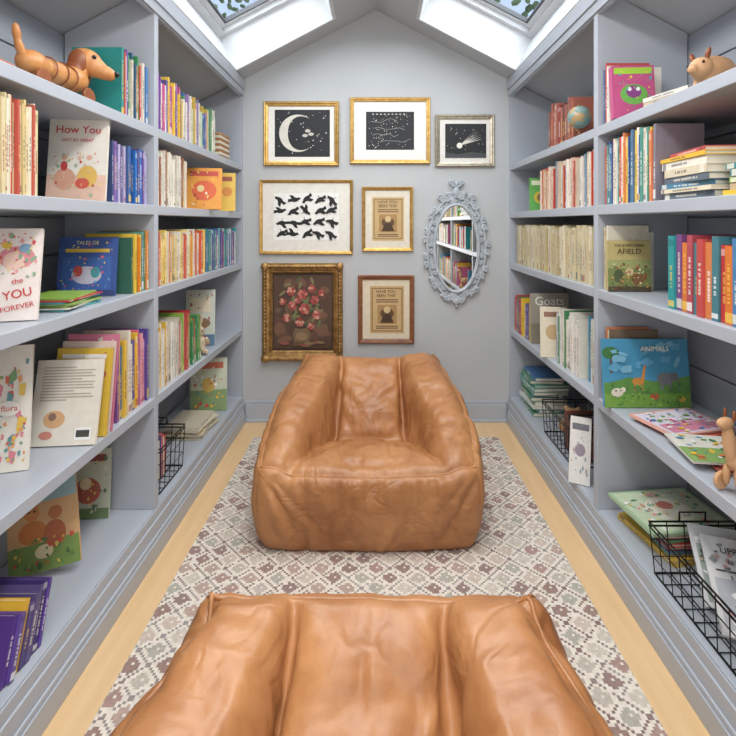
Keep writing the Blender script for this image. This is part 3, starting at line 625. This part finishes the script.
basket(-1.01,2.20,HE,.24,.26,.19)
cover(.22,.27,.01,'#e0e0e2',[('r',.06,.06,.94,.55,'#b8bcc4'),('e',.5,.35,.2,.2,'#7a8088'),('r',.1,.62,.9,.64,'#333333')]+conf(40,['#8a9098','#ffffff','#5a6068','#c8a0a0'],91),(1.03,1.30,HE+.02),yaw=-.35,tilt=1.05,texts=[('UPPERCASE',.026,.5,.84,'#202226'),('BETTER LIVING',.016,.5,.72,'#202226')],name='magazine')
cover(.2,.23,.008,'#d8dade',[('r',.06,.06,.94,.75,'#9aa8a0')]+conf(40,['#5a6a60','#ffffff','#c8b090'],92),(1.045,1.41,HE+.02),yaw=-.3,tilt=.95,name='magazine')
def brow(x0,y0,n,H,pal,h=(.15,.2)):
    mb=MB(); y=y0
    for i in range(n):
        t=random.uniform(.008,.018); add_book(mb,Matrix.Translation((x0,y,H+.012)),t,random.uniform(*h),.16,rc(pal),marks=False); y+=t+.002
    mb.build('row_of_books',BOOK)
brow(1.02,2.36,10,HE,['#f0ece0','#5a6a7a','#e8e2d6','#8a4a3a','#2a2a30'])
brow(-1.02,2.12,8,HE,['#e8e2d6','#c8343a','#5a4a98','#d8c8a0'])
# ------------------------------------------------ toys
def wheelset(e,pts,r,dep,mat,ax):
    for k,(x,y) in enumerate(pts):
        bm=bmesh.new(); bmesh.ops.create_cone(bm,cap_ends=True,segments=28,radius1=r,radius2=r,depth=dep,matrix=Matrix.Translation((x,y,r))@Matrix.Rotation(math.pi/2,4,ax))
        me=bpy.data.meshes.new('wheel'); bm.to_mesh(me); bm.free(); me.materials.append(mat)
        w=bpy.data.objects.new('wheel_%d'%(k+1),me); scene.collection.objects.link(w); w.parent=e; b=w.modifiers.new('b','BEVEL'); b.width=.003
def dog(loc,rz,sc):
    e=empty('wooden_dachshund_toy',loc); e.rotation_euler=(0,0,rz); e.scale=(sc,sc,sc)
    blob('body',[((0,-.03,.09),(.042,.14,.04)),((0,-.15,.088),(.044,.06,.044)),((0,.06,.095),(.046,.06,.048)),((0,.09,.13),(.034,.034,.06),(-.4,0,0))],WOODT,e,.004)
    blob('tail',[((0,-.205,.12),(.014,.014,.04),(.5,0,0)),((0,-.22,.165),(.013,.013,.032),(.2,0,0))],WOODT,e,.003)
    tube('body_grooves',[[(.0445*math.cos(a),y,.089+.0425*math.sin(a)) for a in [math.pi*2*i/24 for i in range(24)]] for y in (-.09,-.03,.02)],.0025,WOODD,e,cyc=True)
    h=empty('head_group',(.01,.115,.178)); h.parent=e; h.rotation_euler=(-.25,0,-1.25)
    blob('head',[((0,0,0),(.052,.06,.052)),((0,.03,-.01),(.042,.05,.04)),((0,.065,-.018),(.033,.045,.03)),((0,.09,-.02),(.027,.026,.025))],WOODT,h,.004)
    for s in (-1,1): 
        blob('ear_%d'%(1 if s<0 else 2),[((s*.05,-.012,-.02),(.016,.032,.052),(.15,0,0)),((s*.056,-.016,-.06),(.016,.034,.04))],WOODD,h,.003)
        blob('eye_%d'%(1 if s<0 else 2),[((s*.038,.036,.02),(.008,.008,.008))],DARK,h,remesh=False)
    blob('nose',[((0,.115,-.012),(.014,.011,.012))],DARK,h,remesh=False)
    wheelset(e,((-.045,-.16),(.045,-.16),(-.045,.08),(.045,.08)),.034,.014,WOODD,'Y')
    tube('axles',[[(-.05,-.16,.034),(.05,-.16,.034)],[(-.05,.08,.034),(.05,.08,.034)]],.005,WOODL,e)
    return e
dog((-.98,1.565,HA+.002),-.05,.86)
e=empty('wooden_pig_figurine',(.965,1.43,HA+.006)); e.rotation_euler=(0,0,.25)
blob('body',[((0,0,.048),(.066,.045,.042)),((-.055,-.01,.05),(.032,.03,.03)),((-.085,-.012,.044),(.014,.015,.014)),((.06,0,.055),(.02,.02,.02)),
 ((-.035,-.02,.012),(.012,.012,.016)),((-.035,.02,.012),(.012,.012,.016)),((.035,-.02,.012),(.012,.012,.016)),((.035,.02,.012),(.012,.012,.016))],WOODL,e,.003)
blob('ears',[((-.05,-.028,.085),(.008,.006,.018),(.3,0,0)),((-.05,.022,.085),(.008,.006,.018),(-.3,0,0))],WOODD,e,remesh=False)
blob('eyes',[((-.072,-.034,.06),(.004,.003,.004)),((-.072,.018,.06),(.004,.003,.004))],DARK,e,remesh=False)
e=empty('wooden_giraffe_toy',(.935,1.275,HD+.002)); e.rotation_euler=(0,0,.3)
blob('body',[((0,0,.085),(.05,.026,.032)),((-.045,0,.13),(.017,.015,.055),(0,-.15,0)),((-.06,0,.185),(.026,.014,.015)),((-.035,-.016,.045),(.009,.009,.03)),((-.035,.016,.045),(.009,.009,.03)),((.035,-.016,.045),(.009,.009,.03)),((.035,.016,.045),(.009,.009,.03))],WOODL,e,.003)
blob('ears',[((-.045,-.012,.205),(.004,.004,.014)),((-.045,.012,.205),(.004,.004,.014))],WOODD,e,remesh=False)
wheelset(e,((-.035,-.03),(-.035,.03),(.035,-.03),(.035,.03)),.024,.01,WOODL,'X')
e=empty('plush_bunny',(-.945,2.645,HD+.001)); e.rotation_euler=(0,0,.7)
blob('body',[((0,0,.05),(.045,.04,.05)),((0,-.005,.115),(.034,.032,.034)),((-.02,-.045,.018),(.016,.04,.016)),((.02,-.045,.018),(.016,.04,.016)),((-.045,-.02,.06),(.013,.014,.034),(.5,.4,0)),((.045,-.02,.06),(.013,.014,.034),(.5,-.4,0)),
 ((-.018,.0,.17),(.01,.007,.038),(0,-.2,0)),((.02,.0,.17),(.01,.007,.038),(0,.25,0))],PLUSH,e,.004)
blob('eyes',[((-.013,-.034,.122),(.004,.003,.004)),((.013,-.034,.122),(.004,.003,.004)),((0,-.037,.112),(.004,.003,.003))],DARK,e,remesh=False)
e=empty('plush_bear',(1.03,2.62,HE+.058)); e.rotation_euler=(0,0,-.5)
blob('body',[((0,0,.0),(.05,.045,.05)),((0,-.01,.07),(.04,.036,.036)),((-.03,0,.1),(.014,.01,.014)),((.03,0,.1),(.014,.01,.014)),((0,-.04,.06),(.016,.014,.012)),((-.05,-.02,.01),(.016,.016,.035)),((.05,-.02,.01),(.016,.016,.035))],WOODL,e,.004)
mb=MB()
for i in range(8):
    o_=.002*(i%2); mb.box(-.075-o_,.075+o_,-.09-o_,.09+o_,i*.016,i*.016+.0155,c('#e6dcc8') if i%2 else c('#a87848'))
mb.box(-.08,.08,-.095,.095,.128,.142,c('#b88858'))
mb.build('woven_box',PRINT,.003,loc=(-.975,2.98,HA+.001))
e=empty('desk_globe',(.925,2.275,HA+.001))
gm,nt,b=newmat('globe_map',.3); n=nt.nodes.new('ShaderNodeTexNoise'); n.inputs['Scale'].default_value=22; r=nt.nodes.new('ShaderNodeValToRGB'); r.color_ramp.interpolation='CONSTANT'
r.color_ramp.elements[0].color=c('#7f9a94'); r.color_ramp.elements[1].position=.52; r.color_ramp.elements[1].color=c('#b29468'); tc=nt.nodes.new('ShaderNodeTexCoord'); nt.links.new(tc.outputs['Object'],n.inputs['Vector']); nt.links.new(n.outputs['Fac'],r.inputs[0]); nt.links.new(r.outputs[0],b.inputs['Base Color'])
blob('sphere',[((0,0,.1),(.052,.052,.052))],gm,e,remesh=False)
tube('meridian',[[(.0,.06*math.sin(a),.1+.06*math.cos(a)) for a in [math.pi*i/16 for i in range(17)]]],.003,GOLD,e)
blob('foot',[((0,0,.006),(.032,.032,.006)),((0,0,.02),(.006,.006,.02))],REDW,e,remesh=False)
# ------------------------------------------------ framed art
K=D/F
def WX(px): return (px-VX)*K
def WZ(py): return CH+(VY-py)*K
def fobj(name,rect,fw,dep,mat,matcol,art,artcol,profile=None):
    x0,y0,x1,y1=rect; w=(x1-x0)*K; h=(y1-y0)*K
    cx=(WX(x0)+WX(x1))/2; cz=(WZ(y0)+WZ(y1))/2
    e=empty(name,(cx,D-.001,cz))
    prof=profile or [(0,0),(0,dep*.8),(fw*.18,dep),(fw*.4,dep*.95),(fw*.55,dep*.7),(fw*.85,dep*.6),(fw,dep*.5),(fw,.002)]
    v=[];f=[]
    for (i_,d_) in prof:
        a,b_=w/2-i_,h/2-i_; v+=[(-a,-d_,-b_),(a,-d_,-b_),(a,-d_,b_),(-a,-d_,b_)]
    for k in range(len(prof)-1):
        for j in range(4):
            j2=(j+1)%4; f.append((k*4+j,k*4+j2,(k+1)*4+j2,(k+1)*4+j))
    me=bpy.data.meshes.new('frame'); me.from_pydata(v,[],f); me.materials.append(mat); ob=bpy.data.objects.new('frame',me); scene.collection.objects.link(ob); ob.parent=e
    mb=MB(); y=-.006
    mb.box(-w/2+fw*.8,w/2-fw*.8,y,-.001,-h/2+fw*.8,h/2-fw*.8,c(matcol))
    a0,b0,a1,b1=art; ax0=WX(a0)-cx; ax1=WX(a1)-cx; az0=WZ(b1)-cz; az1=WZ(b0)-cz
    y-=.0008; mb.poly([(ax0,y,az0),(ax1,y,az0),(ax1,y,az1),(ax0,y,az1)],c(artcol))
    return dict(e=e,mb=mb,y=y,x0=ax0,x1=ax1,z0=az0,z1=az1,w=ax1-ax0,h=az1-az0,W=w,Hh=h)
def fin(A): A['mb'].build('print',PRINT,parent=A['e'])
def pe(A,u,v,ru,rv,col,ang=0,n=20): 
    A['y']-=.00006; ell(A['mb'],A['x0']+u*A['w'],A['z0']+v*A['h'],ru*A['w'],rv*A['w'],A['y'],c(col),n,ang)
def pp(A,pts,col):
    A['y']-=.00006; A['mb'].poly([(A['x0']+u*A['w'],A['y'],A['z0']+v*A['h']) for u,v in pts],c(col))
R=random.Random(3)
def starpts(A,n,col,r=(.004,.012)):
    for i in range(n): pe(A,R.uniform(.05,.95),R.uniform(.05,.95),*([R.uniform(*r)]*2),col,n=6)
A=fobj('framed_moon_print',(264,102,339,166),.03,.022,GOLD,'#efece4',(275,110,330,157),'#1b1d22')
cx,cy,r=.42,.5,.34; asp=A['w']/A['h']
N_=24
for i in range(N_):
    def outer(t): a=math.radians(50+260*t); return (cx+r*math.cos(a),cy+r*asp*math.sin(a))
    def inner(t):
        o0=outer(t); k=math.sin(math.pi*t)*.17; return (o0[0]+ (cx+.1-o0[0])*k*2.1, o0[1]+(cy-o0[1])*k*1.3)
    t0,t1=i/N_,(i+1)/N_; pp(A,[outer(t0),outer(t1),inner(t1),inner(t0)],'#ddd8cc')
starpts(A,34,'#e8e4d8')
for (u,v) in ((.6,.55),(.66,.48),(.55,.45)): pe(A,u,v,.05,.03,'#c8c4b8')
fin(A)
A=fobj('framed_constellation_print',(350,98,430,164),.026,.022,GOLD,'#f0eee8',(366,112,414,150),'#1e2126')
starpts(A,80,'#e8e4d8',(.004,.011))
for k in range(4):
    x,y_=R.uniform(.1,.3),.2+.18*k; ch=[(x,y_)]
    for j in range(5): x+=R.uniform(.08,.16); ch.append((x,y_+R.uniform(-.08,.08)))
    for (a,b_),(p,q) in zip(ch,ch[1:]):
        dx,dy=p-a,q-b_; l=math.hypot(dx,dy)+1e-6; nx_,ny_=-dy/l*.004,dx/l*.006
        pp(A,[(a+nx_,b_+ny_),(p+nx_,q+ny_),(p-nx_,q-ny_),(a-nx_,b_-ny_)],'#9a9c9c')
for i in range(9): pe(A,.15+.08*i,.93,.02,.012,'#d8d4c8')
fin(A)
A=fobj('framed_comet_print',(435,115,494,167),.03,.022,SILV,'#e9e6de',(445,124,486,158),'#1b1d20')
for k in range(7): pp(A,[(.36,.36),(.40,.42),(.75+.03*k,.92-.06*k)],'#d8d4ca')
pe(A,.35,.36,.07,.07,'#f0ece0'); starpts(A,30,'#e8e4d8'); pp(A,[(0,0),(1,0),(1,.12),(.6,.17),(.3,.1),(0,.16)],'#45484a')
fin(A)
A=fobj('framed_bird_print',(260,180,353,254),.02,.022,GOLD,'#ebe7dd',(274,193,339,240),'#f6f4ef')
for i in range(5):
    for j in range(4):
        u,v=.11+i*.195+R.uniform(-.02,.02),.14+j*.24+R.uniform(-.02,.02); a=R.uniform(-.9,.9)+(math.pi if R.random()<.5 else 0)
        ca,sa=math.cos(a),math.sin(a); asp2=A['w']/A['h']
        def T(x,z): x*=.9; z*=1.0; return (u+x*ca-z*sa, v+(x*sa+z*ca)*asp2)
        pp(A,[T(.07*math.cos(q),.034*math.sin(q)) for q in [k*.628 for k in range(10)]],'#17181b')
        pp(A,[T(.07+.024*math.cos(q),.012+.022*math.sin(q)) for q in [k*.785 for k in range(8)]],'#17181b')
        pp(A,[T(.085,.018),T(.115,.008),T(.085,0)],'#17181b')
        w_=R.uniform(.05,.09); pp(A,[T(.04,.005),T(-.04,.005),T(-.085,w_),T(-.03,w_*.95)],'#17181b')
        pp(A,[T(-.045,.018),T(-.045,-.018),T(-.12,-.03),T(-.11,.02)],'#17181b')
        if R.random()<.5: pp(A,[T(.005,-.02),T(-.005,-.02),T(-.012,-.07),T(-.002,-.07)],'#17181b')
fin(A)
def poster(A,title):
    pp(A,[(.05,.04),(.95,.04),(.95,.96),(.05,.96)],'#8a6a42'); pp(A,[(.08,.06),(.92,.06),(.92,.94),(.08,.94)],'#cfae7c')
    for v in (.70,.655,.14,.1): pp(A,[(.18,v),(.82,v),(.82,v+.02),(.18,v+.02)],'#5a3f28')
    pp(A,[(.22,.2),(.78,.2),(.78,.6),(.22,.6)],'#b08a58')
    pe(A,.5,.42,.2,.16,'#6a4a2e'); pe(A,.5,.5,.1,.1,'#d8bb8a'); pp(A,[(.3,.22),(.7,.22),(.6,.4),(.4,.4)],'#4a3424')
    fin(A)
    text(A['e'],title,.027,(0,A['y']-.001,A['z0']+A['h']*.84),flat('#3a281a'))
A=fobj('framed_poster',(362,187,413,251),.022,.022,GOLD,'#e9e1d0',(372,197,404,241),'#d8bb8a'); poster(A,'HAVE YOU\nSEEN THIS')
A=fobj('framed_poster',(358,275,414,343),.03,.022,REDW,'#e4d6bc',(370,286,404,333),'#c9a876'); poster(A,'HAVE YOU\nSEEN THIS')
fw=.066
A=fobj('framed_floral_painting',(263,263,343,360),fw,.05,GOLD2,'#3b2a22',(274,275,332,348),'#5a4234',
  profile=[(0,0),(0,.03),(.008,.045),(.018,.05),(.026,.038),(.032,.03),(.044,.028),(.05,.022),(.056,.026),(.066,.014),(.066,.002)])
for i in range(40): pe(A,R.uniform(.1,.9),R.uniform(.1,.9),R.uniform(.05,.14),R.uniform(.04,.1),R.choice(['#6a4a3c','#5a4034','#7a5844','#54403a','#745a44']),R.uniform(0,3))
for i in range(40): 
    a=R.uniform(0,6.28); rr=R.uniform(.1,.42); pe(A,.48+rr*math.cos(a),.55+rr*math.sin(a),.07,.022,R.choice(['#66744a','#7a7c54','#535f42','#877f58']),R.uniform(0,3))
for (u,v,s_) in ((.3,.78,.08),(.5,.74,.09),(.7,.66,.08),(.32,.58,.08),(.53,.54,.1),(.22,.42,.07),(.74,.46,.08),(.45,.36,.08),(.66,.82,.07),(.64,.3,.06),(.16,.64,.06),(.82,.76,.06),(.42,.66,.06)):
    for k in range(6):
        a=k*1.05+R.uniform(-.2,.2); pe(A,u+s_*.5*math.cos(a),v+s_*.45*math.sin(a),s_*.5,s_*.38,R.choice(['#b0564e','#c87468','#9c443e','#d89484','#a84c46']),a)
    pe(A,u,v,s_*.25,s_*.25,R.choice(['#7a3230','#d0a088'])); pe(A,u+.01,v+.01,s_*.1,s_*.1,'#c8a878')
pp(A,[(.36,.06),(.6,.06),(.64,.2),(.58,.3),(.38,.3),(.33,.2)],'#7a6248'); pe(A,.48,.17,.1,.07,'#94795a'); pe(A,.47,.29,.11,.02,'#4a382a')
for i in range(10): pe(A,R.uniform(.08,.92),R.uniform(.04,.1),.08,.025,R.choice(['#8a7050','#6a5238','#934f43']),0)
fin(A)
prt=[]
W2,H2=A['W']/2-.02,A['Hh']/2-.02
for i in range(22):
    t=-1+2*i/21
    for z in (-H2,H2): prt.append(((t*W2,-.046,z),(.012,.008,.008)))
for i in range(26):
    t=-1+2*i/25
    for x in (-W2,W2): prt.append(((x,-.046,t*H2),(.008,.008,.012)))
for sx in (-1,1):
    for sz in (-1,1): prt.append(((sx*W2,-.045,sz*H2),(.026,.012,.026)))
blob('carving',prt,GOLD2,A['e'],remesh=False,seg=(12,8))
# ------------------------------------------------ ornate oval mirror
mx_=WX(456); mz=WZ(248); e=empty('oval_wall_mirror',(mx_,D-.001,mz))
a_,b_=.145,.285
mb=MB(); mb.poly([(a_*1.03*math.cos(2*math.pi*i/64),-.02,b_*1.03*math.sin(2*math.pi*i/64)) for i in range(64)]); mb.build('glass',MIR,parent=e)
def oval(ra,rb,y,n=72): return [(ra*math.cos(2*math.pi*i/n),y,rb*math.sin(2*math.pi*i/n)) for i in range(n)]
tube('inner_ring',[oval(a_,b_,-.024)],.011,MFR,e,cyc=True)
tube('outer_ring',[oval(a_+.045,b_+.045,-.018)],.009,MFR,e,cyc=True)
mb=MB(); n=72
for i in range(n):
    p=[2*math.pi*i/n,2*math.pi*(i+1)/n]; q=[]
    for aa,off in ((p[0],0),(p[1],0),(p[1],.05),(p[0],.05)): q.append(((a_+off)*math.cos(aa),-.012,(b_+off)*math.sin(aa)))
    mb.poly(q)
mb.build('backing',MFR,parent=e)
def scroll(cx,cz,ang,s,mir=1,turns=1.35):
    P=[];n=26
    for i in range(n):
        t=i/(n-1); th_=turns*2*math.pi*t; r=s*(1-.8*t)
        x=mir*(r*math.cos(th_)-s); z=r*math.sin(th_)
        P.append((cx+x*math.cos(ang)-z*math.sin(ang),-.02-.004*t,cz+x*math.sin(ang)+z*math.cos(ang),1.2-.5*t))
    return P
SC=[];BD=[]
for i in range(26):
    a=2*math.pi*(i+.5)/26
    x=(a_+.024)*math.cos(a); z=(b_+.024)*math.sin(a); tang=math.atan2((b_)*math.cos(a),-(a_)*math.sin(a))
    SC.append(scroll(x,z,tang,.014,1 if i%2 else -1)); 
    x=(a_+.058)*math.cos(a); z=(b_+.056)*math.sin(a); SC.append(scroll(x,z,tang+.3,.018,-1 if i%2 else 1))
    BD.append(((x*1.04,-.02,z*1.02),(.01,.009,.012)))
top=b_+.05
for s in (-1,1):
    SC+=[scroll(s*.012,top+.045,math.pi/2*s+.3*s,.03,s),scroll(s*.05,top+.02,.9*s,.026,s),scroll(s*.085,top-.01,.2*s,.022,-s),scroll(s*.03,top+.075,1.2*s,.018,-s)]
    SC+=[scroll(s*.015,-top-.02,-.9*s,.026,s),scroll(s*.055,-top+.005,-.3*s,.022,s)]
BD+=[((0,-.02,top+.03),(.022,.012,.04)),((0,-.02,top+.085),(.013,.011,.02)),((-.02,-.02,top+.07),(.018,.01,.009),(0,.6,0)),((.02,-.02,top+.07),(.018,.01,.009),(0,-.6,0)),((0,-.02,-top-.01),(.018,.012,.028)),((0,-.02,-top-.045),(.009,.009,.012)),
 ((-.05,-.02,top+.02),(.02,.01,.016)),((.05,-.02,top+.02),(.02,.01,.016))]
tube('scrollwork',SC,.007,MFR,e,res=2)
blob('rosettes',BD,MFR,e,remesh=False)
# ------------------------------------------------ outside trees
LEAF=noisy('foliage',c('#3f5a3a'),c('#8aa87a'),6,.8,bump=1,bscale=8)
for (tx,ty,hh,sd) in ((2.6,6.4,5.4,5),(-2.9,8.0,5.9,6)):
    e=empty('garden_tree',(tx,ty,0)); R=random.Random(sd)
    blob('leaf_crown',[((R.gauss(0,.8),R.gauss(0,.8),hh+R.gauss(0,.7)),(.05,.075,.03),(R.uniform(0,3),R.uniform(0,3),0)) for _ in range(900)],LEAF,e,remesh=False,seg=(6,4))
    tube('trunk',[[(0,0,-.5,1.3),(.05,0,2,1),(0,.1,hh-.3,.6)]]+[[(0,.1,hh-.8,.4),(R.uniform(-1,1),R.uniform(-1,1),hh+.7,.15)] for _ in range(12)],.1,WOODD,e)
# ------------------------------------------------ world, lights, camera
w=bpy.data.worlds.new('World'); scene.world=w; w.use_nodes=True; nt=w.node_tree
sky=nt.nodes.new('ShaderNodeTexSky'); sky.sky_type='NISHITA'; sky.sun_disc=False; sky.sun_elevation=math.radians(50); sky.sun_rotation=2.0
mxn=nt.nodes.new('ShaderNodeMix'); mxn.data_type='RGBA'; mxn.inputs[0].default_value=.45; mxn.inputs[7].default_value=(3.3,3.4,3.45,1)
nt.links.new(sky.outputs[0],mxn.inputs[6]); nt.links.new(mxn.outputs[2],nt.nodes['Background'].inputs[0]); nt.nodes['Background'].inputs[1].default_value=.28
def area(name,loc,rot,sx,sy,p,col=(1,1,1)):
    l=bpy.data.lights.new(name,'AREA'); l.shape='RECTANGLE'; l.size=sx; l.size_y=sy; l.energy=p; l.color=col
    o=bpy.data.objects.new(name,l); scene.collection.objects.link(o); o.location=loc; o.rotation_euler=rot; return o
area('overhead_fill',(0,.9,2.5),(0,0,0),.35,2.6,42,(1,.985,.96))  # unseen fill lamp added to brighten the room, no ceiling fixture
area('rear_fill',(0,-1.15,1.5),(math.radians(90),0,0),1.5,2.0,28,(1,.98,.95))  # added fill behind the camera, stands for no lamp at the door
for s in (-1,1):
    area('skylight_glow',(s*.80,2.25,2.78),(0,s*th,0),.5,1.4,16,(.98,.99,1.0))
cam=bpy.data.cameras.new('camera'); co=bpy.data.objects.new('camera',cam); scene.collection.objects.link(co)
co.location=(0,0,CH); co.rotation_euler=(math.pi/2,0,0); cam.sensor_width=36; cam.lens=F/736*36
cam.shift_x=-(VX-368)/736; cam.shift_y=-(368-VY)/736; cam.clip_start=.02
scene.camera=co
